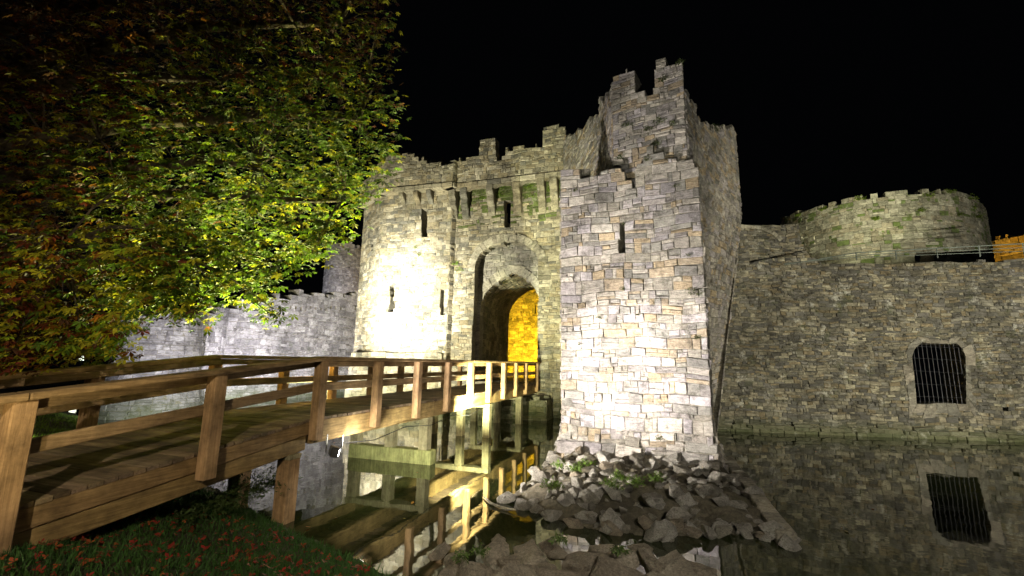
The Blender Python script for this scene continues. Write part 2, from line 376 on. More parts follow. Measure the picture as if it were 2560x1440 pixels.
for a,b in zip(prof,prof[1:]): LL.append(LL[-1]+math.hypot(b[0]-a[0],b[1]-a[1]))
def tun(u,w,o,um=None):
    um=u if um is None else um
    i=0
    while i<len(prof)-2 and um>LL[i+1]: i+=1
    tx=(prof[i+1][0]-prof[i][0])/(LL[i+1]-LL[i]); tz=(prof[i+1][1]-prof[i][1])/(LL[i+1]-LL[i])
    uu=prof[i][0]+tx*(u-LL[i]); zz=prof[i][1]+tz*(u-LL[i])
    nx,nz=tz,-tx
    x,y=gp(Lc+.3-(uu+nx*o),w); return (x,y,zz+nz*o)
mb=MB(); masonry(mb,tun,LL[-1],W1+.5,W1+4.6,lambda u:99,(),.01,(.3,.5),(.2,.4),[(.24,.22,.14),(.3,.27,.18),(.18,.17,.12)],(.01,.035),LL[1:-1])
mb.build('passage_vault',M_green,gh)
mb=MB(); q=[gp(5.2,.02),gp(-1.5,.02),gp(-2.5,14),gp(9.5,14)]
mb.hexa([(*a,-.3) for a in q]+[(*a,ZD-.03) for a in q],(.25,.22,.17)); mb.build('passage_floor',M_gate,gh)
mb=MB(); kp=[gp(Lat(1172,-1.6,1),-1.3),gp(Lat(1362,-1.6,1)+.0,-1.3),gp(Lat(1362,-1.6,1),0)]
Mk,Lk,Pk=polyM(kp,lambda z:-.12*z); masonry(mb,Mk,Lk[-1],-.4,1.3,lambda u:1.0,(),1.6,(.12,.22),(.3,.7),PAL_G,(.01,.04),Lk[1:-1]); mb.build('gate_plinth',M_green,gh)
mb=MB(); Mo,Lo,Po=polyM([gp(9.5,12),gp(-3,12)]); masonry(mb,Mo,Lo[-1],0,10,lambda u:9,[hole(Po,Lo,[(1336,765),(1341,765),(1341,785),(1336,785)])],.8,(.14,.26),(.22,.5),PAL_G,(.01,.05))
tag(mb.build('courtyard_wall',M_gate),'orange lit stone wall seen through the arched gate passage','wall')
# right gate turret
q=[atY(1402,340,22.5),atY(1440,330,20.0),atY(1500,300,16.4),atY(1532,300,13.1),atY(1712,260,11.95),atY(1758,330,13.6),atY(1838,330,16.6)]
q=[(a.x,a.y) for a in q]; q.append((q[-1][0]+.5,q[-1][1]+5))
Mr,Lr,Pr=polyM(q,lambda z:-max(0,8.5-z)*.17)
rt=topfn(Pr,Lr,[(1404,345),(1440,335),(1470,305),(1498,290),(1500,252),(1528,240),(1534,205),(1560,195),(1563,185),(1585,185),(1588,236),(1634,226),(1638,152),(1704,150),(1709,222),(1738,262),(1742,300),(1775,318),(1830,320)])
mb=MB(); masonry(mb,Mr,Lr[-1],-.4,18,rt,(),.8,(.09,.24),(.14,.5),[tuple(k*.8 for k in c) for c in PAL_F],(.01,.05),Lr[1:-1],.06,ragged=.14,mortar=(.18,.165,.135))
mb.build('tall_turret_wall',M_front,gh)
# ------------------------------------------------------------------ front tower (spur)
A=onz(1404,1112,.35); B=onz(1787,1150,.35); A=Vector((A.x,A.y)); B=Vector((B.x,B.y))
bd=Vector((.40,.917)).normalized()
sp=[A+d*8,A,B,B+bd*4.2]
Ms,Ls,Ps=polyM([tuple(x) for x in sp],lambda z:max(0,(1.0-z))*.16)
st=topfn(Ps,Ls,[(1405,440),(1430,426),(1530,430),(1562,430),(1566,464),(1586,464),(1590,402),(1640,388),(1690,388),(1735,404),(1750,440)])
ft=empty('front_tower',(*((A+B)/2),0),'pale rubble stone tower on a rocky apron, brightly floodlit at its foot','tower')
hs=[hole(Ps,Ls,[(1548,562),(1563,562),(1565,643),(1548,643)]),]
mb=MB(); masonry(mb,Ms,Ls[-1],.0,11,st,hs,.9,(.11,.33),(.15,.58),PAL_F,(.01,.055),Ls[1:-1],.05,ragged=.2)
mb.build('wall',M_front,ft)
zt_=pxuv(Ps,Ls,1640,430)[1]
mb=MB(); f4=[A+d*.5+e*.4,B+bd*.5-e*.4,B+bd*3.5-e*.3,A+d*6+e*.4]; mb.hexa([(*x,zt_-.6) for x in f4]+[(*x,zt_) for x in f4],(.25,.23,.18)); mb.build('wall_head',M_front,ft)
mb=MB(); Mb,Lb,Pb=polyM([tuple(x) for x in (A+d*3,A-(B-A).normalized()*.08-d*.12,B+(B-A).normalized()*.1-d*.15,B+bd*4)],lambda z:.2-max(0,z)*.42)
masonry(mb,Mb,Lb[-1],-.2,1.0,lambda u:.7+.25*math.sin(u*3),(),.3,(.16,.34),(.25,.65),PAL_F,(.02,.12),Lb[1:-1],ragged=.25); mb.build('battered_base',M_front,ft)
# ------------------------------------------------------------------ right curtain wall
P0=onz(1800,1076,0); P1=onz(2560,1105,0); t=Vector((P1.x-P0.x,P1.y-P0.y)).normalized()
W0=Vector((P0.x,P0.y))-t*2.6; W2=Vector((P1.x,P1.y))+t*5
Mw,Lw,Pw=polyM([tuple(W0),tuple(W2)])
rw=empty('curtain_wall',(*((W0+W2)/2),0),'dark slate rubble curtain wall rising from the moat with one barred window','wall')
wt=topfn(Pw,Lw,[(1700,548),(1850,548),(1900,552),(1950,550),(1995,550),(2000,600),(2025,640),(2055,658),(2100,660),(2300,657),(2440,653),(2556,647)])
win=[(2279,892),(2286,873),(2304,858),(2388,856),(2404,871),(2411,890),(2414,1010),(2290,1010)]
wh=hole(Pw,Lw,win)
mb=MB(); masonry(mb,Mw,Lw[-1],-.3,9,wt,[wh,hole(Pw,Lw,[(2505,1012),(2519,1012),(2519,1028),(2505,1028)])],1.1,(.06,.17),(.1,.46),PAL_R,(.01,.045),(),.05,mortar=(.15,.14,.105),ragged=.04)
mb.build('wall',M_right,rw)
nw=Vector((t.y,-t.x))
mb=MB(); Mq,Lq,_=polyM([tuple(W0+nw*.12),tuple(W2+nw*.12)],lambda z:-.1*z)
masonry(mb,Mq,Lq[-1],-.3,.6,lambda u:.34,(),.3,(.14,.24),(.3,.8),[(.19,.18,.13),(.15,.145,.11),(.22,.2,.15)],(.02,.08),ragged=.08); mb.build('footing',M_right,rw)
mb=MB(); ring(mb,Mw,hole(Pw,Lw,[(1846,572),(1875,571),(1905,575),(1930,586),(1948,603)]),.16,.07,[(.36,.34,.27),(.42,.39,.3)],off0=-.1)
mb.build('relieving_arch',M_right,rw)
wn=bpy.data.objects.new('window',None); col.objects.link(wn)
wn.parent=rw; uc,zc2=pxuv(Pw,Lw,2345,935); wx=Mw(uc,zc2,0); wn.location=Vector(wx)-rw.location
mb=MB()
hcw=[Vector(a) for a in wh]; cen=sum(hcw,Vector((0,0)))/len(hcw)
for i in range(len(hcw)):
    a=hcw[i]; b=hcw[(i+1)%len(hcw)]; n=max(1,int((b-a).length/.3))
    for k in range(n):
        p0=a.lerp(b,k/n); p1=a.lerp(b,(k+1)/n); ko=U(1.16,1.38); o0=cen+(p0-cen)*ko; o1=cen+(p1-cen)*ko
        pr=.045+U(-.01,.012); c=pick([(.24,.22,.18),(.29,.26,.21),(.2,.19,.16)])
        qd=[p0.lerp(p1,.02),p1.lerp(p0,.02),o1,o0]
        mb.add([Mw(x.x,x.y,-.25) for x in qd]+[Mw(x.x,x.y,pr) for x in qd],[(0,1,2,3),(7,6,5,4),(0,4,5,1),(1,5,6,2),(2,6,7,3),(3,7,4,0)],c)
mb.build('window_surround',M_right,wn)
mb=MB(); us_=[a[0] for a in wh]; zs_=[a[1] for a in wh]; ua,ub=min(us_),max(us_); za,zz=min(zs_),max(zs_)
for k in range(12):
    u=ua+(ub-ua)*(k+.5)/12; e_=min(u-ua,ub-u); zt=zz-(max(0,.22-e_)); mb.tube([Mw(u,za-.02,-.12),Mw(u,zt,-.12)],.013,6,(1,1,1))
for k in range(5):
    z=za+(zz-za)*(k+.6)/5; mb.tube([Mw(ua-.02,z,-.135),Mw(ub+.02,z,-.135)],.014,6,(1,1,1))
mb.build('window_grille',M_iron,wn)
mb=MB(); mb.hexa([Mw(ua+.1,za+.35,-.55),Mw(ua+.3,za+.35,-.6),Mw(ua+.3,za+.35,-.75),Mw(ua+.1,za+.35,-.75),Mw(ua+.12,za+1.15,-.55),Mw(ua+.24,za+1.2,-.6),Mw(ua+.24,za+1.2,-.75),Mw(ua+.12,za+1.15,-.75)],(.7,.65,.5))
mb.build('lit_reveal_slab',M_front,wn)  # added slab, its pale colour stands in for light on the window reveal
mb=MB(); n=nw; zw=pxuv(Pw,Lw,2300,662)[1]-.15
a=W0+t*4-n*1.1; b=W2-n*1.1; c_=W2-n*7; dd=W0+t*4-n*7
mb.hexa([(*x,zw-.4) for x in (a,b,c_,dd)]+[(*x,zw-.05) for x in (a,b,c_,dd)],(.2,.19,.15)); mb.build('wall_walk',M_right,rw)
rl=empty('metal_railing',(*(W0+t*8-n*2.4),zw),'thin grey green metal railing along the top of the dark curtain wall','railing')
ra=atY(1962,662,17.6); rb=atY(2140,632,16.8); rc=atY(2556,609,15.6); re=rc+(rc-rb)*.5
pts=[ra,rb,rc,re]
for f,nm in ((1,'top_rail'),(.62,'middle_rail'),(.28,'lower_rail')):
    mb=MB(); mb.tube([Vector((p.x,p.y,zw+(p.z-zw)*f)) for p in pts],.022 if f==1 else .013); mb.build(nm,M_galv,rl)
for a,b in zip(pts,pts[1:]):
    k=max(1,int((b-a).length/1.25))
    for i in range(k):
        p=a.lerp(b,i/k); mb=MB(); mb.tube([(p.x,p.y,zw-.05),p],.022); mb.build('railing_post',M_galv,rl)
rp=[atY(1952,545,29),atY(1985,545,26.5),atY(2060,520,24.3),atY(2150,500,22.9),atY(2250,485,22.1),atY(2340,478,21.8),atY(2410,480,22.3),atY(2450,500,23.6),atY(2462,520,25.5),atY(2440,520,28.5)]
def catmull(pts,n=8):
    out=[]
    for i in range(len(pts)-1):
        p0=pts[max(i-1,0)];p1=pts[i];p2=pts[i+1];p3=pts[min(i+2,len(pts)-1)]
        for k in range(n):
            s=k/n; out.append(.5*((2*p1)+(p2-p0)*s+(2*p0-5*p1+4*p2-p3)*s*s+(3*p1-p0-3*p2+p3)*s**3))
    out.append(pts[-1]); return out
def smoothfn(pl):
    L=[0]
    for a,b in zip(pl,pl[1:]): L.append(L[-1]+(b-a).length)
    xs=np.array([p.x for p in pl]); ys=np.array([p.y for p in pl]); LA=np.array(L)
    def fn(u):
        x=np.interp(u,LA,xs); y=np.interp(u,LA,ys); x0=np.interp(u-.25,LA,xs); x1=np.interp(u+.25,LA,xs); y0=np.interp(u-.25,LA,ys); y1=np.interp(u+.25,LA,ys)
        tx,ty=x1-x0,y1-y0; l=math.hypot(tx,ty) or 1; return (float(x),float(y)),(ty/l,-tx/l)
    return fn,L[-1]
pl=catmull([Vector((p.x,p.y)) for p in rp]); fn,ln_=smoothfn(pl); Mrt=curveM(fn)
LLr=[0]
for a,b in zip(pl,pl[1:]): LLr.append(LLr[-1]+(b-a).length)
rtt=topfn(pl,LLr,[(1953,546),(1985,538),(2060,515),(2150,497),(2250,484),(2340,478),(2400,482),(2440,498),(2456,515)])
mb=MB(); masonry(mb,Mrt,ln_,4,13.5,rtt,[hole(pl,LLr,[(2288,628),(2335,628),(2335,650),(2288,650)])],.9,(.14,.28),(.18,.5),PAL_T,(.01,.045),(),.08,sub=.5,ragged=.1,tint=lambda u,z,c:((.13,.17,.06) if random.random()<.1 else c))
tag(mb.build('round_tower',M_round),'low round stone tower with mossy rim behind the railing of the dark curtain wall','tower')
mb=MB(); fa=atY(2462,620,38); fb=atY(2640,620,34); Mf,Lf,Pf=polyM([(fa.x,fa.y),(fb.x,fb.y)])
ff=topfn(Pf,Lf,[(2465,605),(2488,600),(2490,585),(2512,583),(2514,600),(2526,600),(2528,588),(2545,588),(2547,604),(2600,604)])
masonry(mb,Mf,Lf[-1],5,18,ff,(),1,(.3,.5),(.4,.8),PAL_G,(.02,.08)); tag(mb.build('ruined_wall',M_gate),'distant ruined wall top lit orange beyond the round tower','wall')
# ------------------------------------------------------------------ left curtain walls and towers
la=atY(440,900,23); lb=atY(560,880,27); lc=atY(915,850,37)
Mc,Lcw,Pc=polyM([(la.x,la.y),(lb.x,lb.y),(lc.x,lc.y)])
lt=topfn(Pc,Lcw,[(440,815),(500,792),(560,768),(640,757),(700,742),(745,742),(748,732),(800,732),(803,738),(860,736),(903,738)])
mb=MB(); hh=[]
for k in range(24):
    x=600+k*12.5; hh.append(hole(Pc,Lcw,[(x,768),(x+4,768),(x+4,774),(x,774)]))
hh.append(hole(Pc,Lcw,[(640,925),(662,925),(662,938),(640,938)]))
masonry(mb,Mc,Lcw[-1],-.3,14,lambda u:lt(u)+(.14 if int(u/.9)%2 else -.12),hh,1.2,(.14,.28),(.25,.65),PAL_L,(.01,.05),Lcw[1:-1],.07,ragged=.08)
tag(mb.build('curtain_wall',M_gate),'long pale violet lit curtain wall behind the wooden bridge railing','wall')
def roundtower(name,cx,cy,r,z1,bat,label,pal,mat,rag=.15):
    fn=lambda u:((cx+r*math.cos(math.pi+.0+u/r),cy+r*math.sin(math.pi+u/r)),(math.cos(math.pi+u/r),math.sin(math.pi+u/r)))
    mb=MB(); masonry(mb,curveM(fn,bat),2*math.pi*r-.01,-.3,z1+1,lambda u:z1,(),.8,(.14,.28),(.2,.5),pal,(.01,.05),(),.1,sub=.4,ragged=rag)
    return tag(mb.build(name,mat),label,'tower')
c=onz(375,1045,0); c2=Vector((c.x,c.y)).normalized()
rr=1.75; cc=Vector((c.x,c.y))+c2*rr
zt=atY(375,785,cc.y-1.2).z
roundtower('corner_tower',cc.x,cc.y,rr,zt,lambda z:max(0,1.9-z)*.22,'small round moat tower with flared foot at the left end of the violet curtain wall',PAL_L,M_gate)
ftc=atY(862,700,47); zt2=atY(862,612,45).z
roundtower('far_tower',ftc.x,ftc.y,2.1,zt2,None,'distant grey tower just left of the gatehouse turret',PAL_L,M_gate,.3)
# ------------------------------------------------------------------ bridge
ang=math.atan2(d.y,d.x)
br=empty('wooden_footbridge',(O.x,O.y,0),'long brown timber footbridge with post and rail sides leading to the castle gate','footbridge',rz=ang)
WD=2.45; SL=.105
def zd(s): return ZD if s>=0 else ZD+SL*s
S0=-8.5; S1=BL+.25
mb=MB(); s=S0
while s<S1-.05:
    w=.145; e1=min(s+w,S1); j=U(-.006,.008); j2=U(-.006,.008); dz=U(-.004,.004); k=U(.55,1.25); tint=(k,k*U(.95,1.03),k*U(.85,1.05))
    a0,a1=zd(s)+dz,zd(e1-.01)+dz
    mb.hexa([(s,-.01+j,a0-.05),(e1-.016,-.01+j,a1-.05),(e1-.016,WD+.01+j2,a1-.05),(s,WD+.01+j2,a0-.05),(s,-.01+j,a0),(e1-.016,-.01+j,a1),(e1-.016,WD+.01+j2,a1),(s,WD+.01+j2,a0)],tint); s=e1
mb.build('deck',M_woody,br,local=True)
def beam(name,s0,s1,y0,y1,b,t_,mat=M_woodx,tint=(1,1,1),bev=.012):
    mb=MB(); a,c=zd(s0),zd(s1)
    mb.hexa([(s0,y0,a+b),(s1,y0,c+b),(s1,y1,c+b),(s0,y1,a+b),(s0,y0,a+t_),(s1,y0,c+t_),(s1,y1,c+t_),(s0,y1,a+t_)],tint)
    return mb.build(name,mat,br,local=True,bevel=bev)
for y0,y1 in ((0,.14),(WD-.14,WD),(WD/2-.07,WD/2+.07)):
    beam('stringer',S0,0,y0,y1,-.27,-.052,tint=(.85,.82,.7)); beam('lower_stringer',S0,-.1,y0+.02,y1-.02,-.52,-.275,tint=(.8,.8,.62))
    for a,b in ((.0,4.5),(4.5,9.3),(9.3,S1)): beam('stringer',a+.003,b,y0,y1,-.45,-.052,tint=(1,1,.8))
RS=[-8.0,-6.0,-4.0,-2.0,0,1.75,3.45,5.15,6.8,8.45,10.05,11.6,13.1,BL-.15]
H=1.1
mbp=MB(); mbp.box(-.095,.095,-.17,-.003,-.37,H-.075); post0=None
for side in (0,1):
    for s in RS:
        z=zd(s)
        if post0 is None:
            post0=mbp.build('post',M_woodz,br,local=True,bevel=.012); o=post0
        else: o=post0.copy(); col.objects.link(o); o.parent=br
        o.location=(s,0 if side==0 else WD+.173,z)
    y0=-.21 if side==0 else WD-.06; y1=.06 if side==0 else WD+.21
    cuts=[S0,-4.0,0,3.45,6.8,10.05,S1]
    for a,b in zip(cuts,cuts[1:]):
        k=U(.85,1.1); beam('handrail',a+.003,b-.003,y0,y1,H-.073,H+.0,tint=(k,k*.98,k*.9))
        k=U(.85,1.1); yy=(-.0,.055) if side==0 else (WD-.055,WD)
        beam('middle_rail',a+.003,b-.003,yy[0],yy[1],.47,.62,tint=(k,k,k))
        k=U(.85,1.1); beam('rail_fascia',a+.003,b-.003,yy[0],yy[1],H-.19,H-.076,tint=(k,k,k))
for s in (-.35,4.35,8.9,12.8):
    pr=bpy.data.objects.new('pier',None); col.objects.link(pr); pr.parent=br; pr.location=(s,WD/2,0)
    if s==4.35:
        mb=MB(); mb.box(-.15,.15,-WD/2-.15,WD/2+.0,-.6,.36,(.95,1.1,.75)); mb.build('sill_beam',M_woodp,pr,local=True,bevel=.02)
    for y in (-WD/2+.12,-.05,WD/2-.15):
        mb=MB(); mb.box(-.13,.13,y-.13,y+.13,.34 if (s==4.35 and y<.5) else -.6,zd(s)-.6,(1,1,1)); mb.build('pile',M_woodp if s>0 else M_woodz,pr,local=True,bevel=.015)
    mb=MB(); mb.box(-.14,.14,-WD/2-.02,WD/2+.02,zd(s)-.6,zd(s)-.455 if s>0 else zd(s)-.525); mb.build('cross_beam',M_woodp,pr,local=True,bevel=.01)
fl=O+Vector((d.x*.35+e.x*.22,d.y*.35+e.y*.22,0)); fl.z=ZD-.62
fo=empty('floodlight',fl,'small floodlight glowing white under the near edge of the bridge beam','floodlight')
mb=MB(); mb.box(-.13,.13,-.07,.07,-.09,.09); h_=mb.build('housing',M_house,fo,local=True,bevel=.02); h_.rotation_euler=(math.radians(-12),0,math.radians(-60))
mb=MB(); mb.box(-.1,.1,.072,.08,-.06,.06); h_=mb.build('lens',M_lamp,fo,local=True); h_.rotation_euler=(math.radians(-12),0,math.radians(-60))
mb=MB(); mb.box(-.15,-.135,-.02,.02,-.02,.3); mb.box(.135,.15,-.02,.02,-.02,.3); mb.build('bracket',M_house,fo,local=True)
mb=MB(); cp=[]
for k in range(13):
    q_=Vector((O.x,O.y))+d*(.4+k*.62)+e*.17; cp.append((q_.x,q_.y,ZD-.5-.12*math.sin(k/12*math.pi*3)**2))
mb.tube(cp,.009); tag(mb.build('cable',M_iron),'thin black cable sagging along the side of the bridge beam','cable')
# ------------------------------------------------------------------ ground, water
EDGE=np.array([(14,-8),(6,1.5),(3.6,4.2),(2.6,4.9),(.8,5.3),(-.9,5.6),(-2.0,6.5),(-3.4,7.5),(-5.2,9.0),(-8,11.2),(-12,14.5),(-18,19.5),(-32,30),(-60,55)],float)
LAND=np.vstack([EDGE,[(-300,200),(-300,-200),(14,-200)]])
def inp(x,y,p):
    c=np.zeros(x.shape,bool); j=len(p)-1
    for i in range(len(p)):
        cond=((p[i,1]>y)!=(p[j,1]>y)); xx=(p[j,0]-p[i,0])*(y-p[i,1])/((p[j,1]-p[i,1]) if p[j,1]!=p[i,1] else 1e-9)+p[i,0]
        c^=cond&(x<xx); j=i
    return c
def dist(x,y,p):
    dm=np.full(x.shape,1e9)
    for a,b in zip(p,p[1:]):
        ab=b-a; tt=np.clip(((x-a[0])*ab[0]+(y-a[1])*ab[1])/(ab@ab),0,1); dm=np.minimum(dm,np.hypot(x-a[0]-tt*ab[0],y-a[1]-tt*ab[1]))
    return dm
def hgt(x,y):
    x=np.asarray(x,float); y=np.asarray(y,float); l=inp(x,y,LAND); dd=dist(x,y,EDGE)
    b=.07*np.sin(x*1.7+y*.6)+.05*np.sin(y*2.3-x*1.1)+.03*np.sin(x*5+y*4)
    return np.where(l,.04+1.15*(1-np.exp(-dd*.3))+b*np.clip(dd,0,1),-np.minimum(1.2,.1+dd*.5))
def grid(xs,ys,hf,name,mat,colr):
    X,Y=np.meshgrid(xs,ys); Z=hf(X,Y); V=np.stack([X.ravel(),Y.ravel(),Z.ravel()],1); nx=len(xs); Fs=[]
    for j in range(len(ys)-1):
        for i in range(nx-1): a=j*nx+i; Fs.append((a,a+1,a+nx+1,a+nx))
    return mk(name,V,Fs,[colr]*len(Fs),mat,smooth=True)
xs=np.concatenate([np.linspace(-260,-22,18),np.arange(-20,8,.22),np.linspace(9,260,22)]); ys=np.concatenate([np.linspace(-200,-6,14),np.arange(-5,22,.22),np.linspace(24,400,24)])
M_soil=stone_mat('soil',moss=.9,lichen=0,bump=.6)
g=grid(xs,ys,hgt,'ground',M_soil,(.05,.045,.025)); g['kind']='structure'
m,nt,ns,ln=newmat('moat_water'); out=N(ns,'ShaderNodeOutputMaterial'); b=N(ns,'ShaderNodeBsdfPrincipled'); b.inputs['Base Color'].default_value=(.016,.02,.006,1); b.inputs['Roughness'].default_value=.03; b.inputs['IOR'].default_value=1.5; b.inputs['Specular IOR Level'].default_value=.55
tc=N(ns,'ShaderNodeTexCoord'); n=N(ns,'ShaderNodeTexNoise'); n.inputs['Scale'].default_value=1.2; n.inputs['Detail'].default_value=3; ln.new(tc.outputs['Object'],n.inputs['Vector'])
bp=N(ns,'ShaderNodeBump'); bp.inputs['Strength'].default_value=.08; bp.inputs['Distance'].default_value=.05; ln.new(n.outputs[0],bp.inputs['Height']); ln.new(bp.outputs[0],b.inputs['Normal']); ln.new(b.outputs[0],out.inputs[0])
wm=m; me=MB(); me.add([(-300,-100,0),(300,-100,0),(300,400,0),(-300,400,0)],[(0,1,2,3)],(1,1,1)); w_=me.build('water',wm); w_['kind']='structure'
iz=[onz(*p,0) for p in ((1395,1130),(1330,1195),(1262,1250),(1340,1285),(1480,1325),(1640,1345),(1800,1335),(1900,1345),(1990,1366),(1905,1255),(1830,1160))]
ISL=np.array([(p.x,p.y) for p in iz]+[(B.x,B.y+.5),(A.x+.3,A.y+.5)])
ISC=np.vstack([ISL,ISL[:1]])
def ih_(x,y):
    l=inp(x,y,ISL); dd=dist(x,y,ISC); nb=.05*np.sin(x*7+y*3)+.05*np.sin(y*9-x*4)+.04*np.sin(x*15+y*13)
    return np.where(l,.0+.3*(1-np.exp(-dd*1.3))+nb*np.clip(dd*3,0,1),-.05-dd*1.2)
isl=grid(np.arange(-1.2,6.5,.09),np.arange(6,14,.09),ih_,'rocky_ground',M_rock,(.15,.13,.09)); isl['kind']='structure'
ke=[ISL[8],ISL[10]]; mb=MB(); kv=Vector(ke[1]-ke[0]); kl=kv.length; kv.normalize(); kn=Vector((kv.y,-kv.x)); s=0
while s<kl:
    w=min(U(.3,.6),kl-s); a=Vector(ke[0])+kv*s; b=a+kv*(w-.02); hz=.19+U(-.02,.03)
    mb.hexa([(*(a+kn*.05),-.3),(*(b+kn*.05),-.3),(*(b-kn*.26),-.3),(*(a-kn*.26),-.3),(*(a+kn*.03),hz),(*(b+kn*.03),hz),(*(b-kn*.26),hz),(*(a-kn*.26),hz)],pick([(.44,.4,.31),(.5,.46,.37),(.36,.33,.26)])); s+=w
tag(mb.build('kerb',M_rock,bevel=.02),'straight row of stone edging on the right side of the rocky apron','kerb')
def rockmesh(i,flat=.6,cuts=1,amp=.05,pal=None):
    bm=bmesh.new(); r=random.Random(i)
    for k in range(14):
        v=Vector((r.gauss(0,1),r.gauss(0,1),r.gauss(0,1))).normalized(); v=Vector((v.x*r.uniform(.75,1.15),v.y*r.uniform(.55,.9),v.z*flat*r.uniform(.8,1.1))); bm.verts.new(v)
    bmesh.ops.convex_hull(bm,input=bm.verts); bmesh.ops.delete(bm,geom=[v for v in bm.verts if not v.link_faces],context='VERTS')
    bmesh.ops.bevel(bm,geom=bm.edges[:],offset=.03,segments=1,affect='EDGES')
    bmesh.ops.triangulate(bm,faces=bm.faces)
    for _ in range(cuts): bmesh.ops.subdivide_edges(bm,edges=bm.edges,cuts=1,use_grid_fill=True)
    off=Vector((i*7.3,i*3.1,0))
    for v in bm.verts:
        q=v.co; nn=mnoise.noise_vector(q*2.6+off)*amp+mnoise.noise_vector(q*9+off)*amp*.8; v.co=q+nn
    me=bpy.data.meshes.new('rock'); bm.to_mesh(me); bm.free(); me.materials.append(M_rock)
    ca=me.color_attributes.new('col','FLOAT_COLOR','CORNER'); c=r.choice(pal)
    ca.data.foreach_set('color',np.tile(np.array([*c,1],np.float32),len(me.loops))); return me
PR=[(.33,.3,.24),(.4,.37,.31),(.27,.245,.2),(.36,.3,.22),(.47,.44,.38)]
protos=[rockmesh(i,.65,1,.05,PR) for i in range(16)]; bould=[rockmesh(40+i,.55,2,.06,[(.38,.32,.24),(.44,.38,.29),(.33,.28,.21)]) for i in range(9)]
def rock(x,y,z,s,label,group,flat=1,tl=.5,pr_=None):
    o=bpy.data.objects.new('rock',random.choice(pr_ or protos)); col.objects.link(o); o.location=(x,y,z); o.scale=(s,s,s*flat); o.rotation_euler=(U(-tl,tl),U(-tl,tl),U(0,6.28)); tag(o,label,'rock',group)
cnt=0
isx=[ISL[:,0].min(),ISL[:,0].max()]; isy=[ISL[:,1].min(),ISL[:,1].max()]
while cnt<290:
    x=U(*isx); y=U(*isy)
    if not inp(np.array([x]),np.array([y]),ISL)[0]: continue
    if (Vector((x,y))-A).dot(Vector(((B-A).y,-(B-A).x)).normalized())<.15: continue
    s=U(.06,.14) if random.random()<.62 else U(.14,.28)
    rock(x,y,float(ih_(np.array([x]),np.array([y]))[0])+s*.3,s,'broken grey rock in the rubble apron at the foot of the front tower','loose rocks on the tower apron',U(.7,1.2)); cnt+=1
for i in range(34):
    k=U(0,1); idx=random.choice([2,3,4,5,6,6,7]); p=ISL[idx]*(1-k)+ISL[idx+1]*k; rock(p[0]+U(-.1,.1),p[1]+U(-.1,.12),.05,U(.11,.24),'dark wet rock at the waterline along the front of the apron','waterline rocks of the apron',.9)
for i,(px,py,s,fl_) in enumerate([(1150,1400,.3,.9),(1235,1385,.34,.9),(1330,1385,.4,.8),(1440,1400,.45,.7),(1300,1435,.4,.7),(1530,1405,.42,.75),(1640,1410,.4,.8),(1730,1425,.34,.8),(1560,1440,.45,.6),(1420,1440,.4,.7),(1180,1440,.34,.7),(1690,1445,.4,.7),(1100,1370,.2,.8),(1380,1362,.24,.8),(1590,1370,.24,.8),(1260,1350,.2,.8),(1500,1370,.24,.8),(1210,1415,.2,1),(1370,1420,.22,1),(1480,1425,.2,1),(1610,1385,.2,1),(1120,1425,.22,.8),(1400,1385,.2,1),(1280,1400,.2,1),(1680,1395,.2,1),(1760,1440,.22,.9)]):
    p=onz(px,py,.3); rock(p.x,p.y,.26,s,'broad flat brown boulder on the near shore at the bottom of the view','boulders on the near shore',fl_,.4,bould)
# ------------------------------------------------------------------ foliage helpers
def leafmesh(name,C_,Nn,Ax,size,cols,mat,nl=6,parent=None,wid=.3,spread=130,droop=.2):
    C_=np.asarray(C_,float); n=len(C_); Nn=Nn/np.linalg.norm(Nn,axis=1,keepdims=True); Ax=Ax-(Ax*Nn).sum(1,keepdims=True)*Nn; Ax/=np.linalg.norm(Ax,axis=1,keepdims=True); Bx=np.cross(Nn,Ax)
    Vs=[];Cs=[]
    for k in range(nl):
        th=math.radians((-spread+2*spread*k/(nl-1)) if nl>1 else 0); th=th+rng.uniform(-.12,.12,n)
        D=np.cos(th)[:,None]*Ax+np.sin(th)[:,None]*Bx; S=-np.sin(th)[:,None]*Ax+np.cos(th)[:,None]*Bx
        ln=(size*(1-.4*abs(th)/math.radians(max(spread,1)))*rng.uniform(.85,1.1,n))[:,None]; w=ln*wid*.5
        dz=np.array([0,0,-1.0])*ln*droop
        Vs.append(np.stack([C_,C_+D*ln*.62-S*w+dz*.3,C_+D*ln+dz,C_+D*ln*.62+S*w+dz*.3],1)); Cs.append(cols*rng.uniform(.8,1.2,(n,1)))
    V=np.concatenate(Vs).reshape(-1,3); Cc=np.concatenate(Cs); 
    if parent: V=V-np.array(wloc(parent))
    idx=np.arange(len(V)).reshape(-1,4).tolist()
    return mk(name,V,[tuple(f) for f in idx],Cc,mat,parent)
def tuft(name,p,r,n,s,c,label,cat,group,up=.6,mat=None):
    D=rng.normal(size=(n,3)); D/=np.linalg.norm(D,axis=1,keepdims=True); D[:,2]=np.abs(D[:,2])*up; Cn=np.array(p)+D*r*rng.uniform(.1,1,(n,1))
    cols=np.array(c)*rng.uniform(.6,1.3,(n,1)); o=leafmesh(name,Cn-np.array(p),rng.normal(size=(n,3))+[0,-.5,1],D+rng.normal(size=(n,3))*.4,rng.uniform(.6,1.2,n)*s,cols,mat or M_weed,3,None,.35,60,.1)
    o.location=p; return tag(o,label,cat,group)
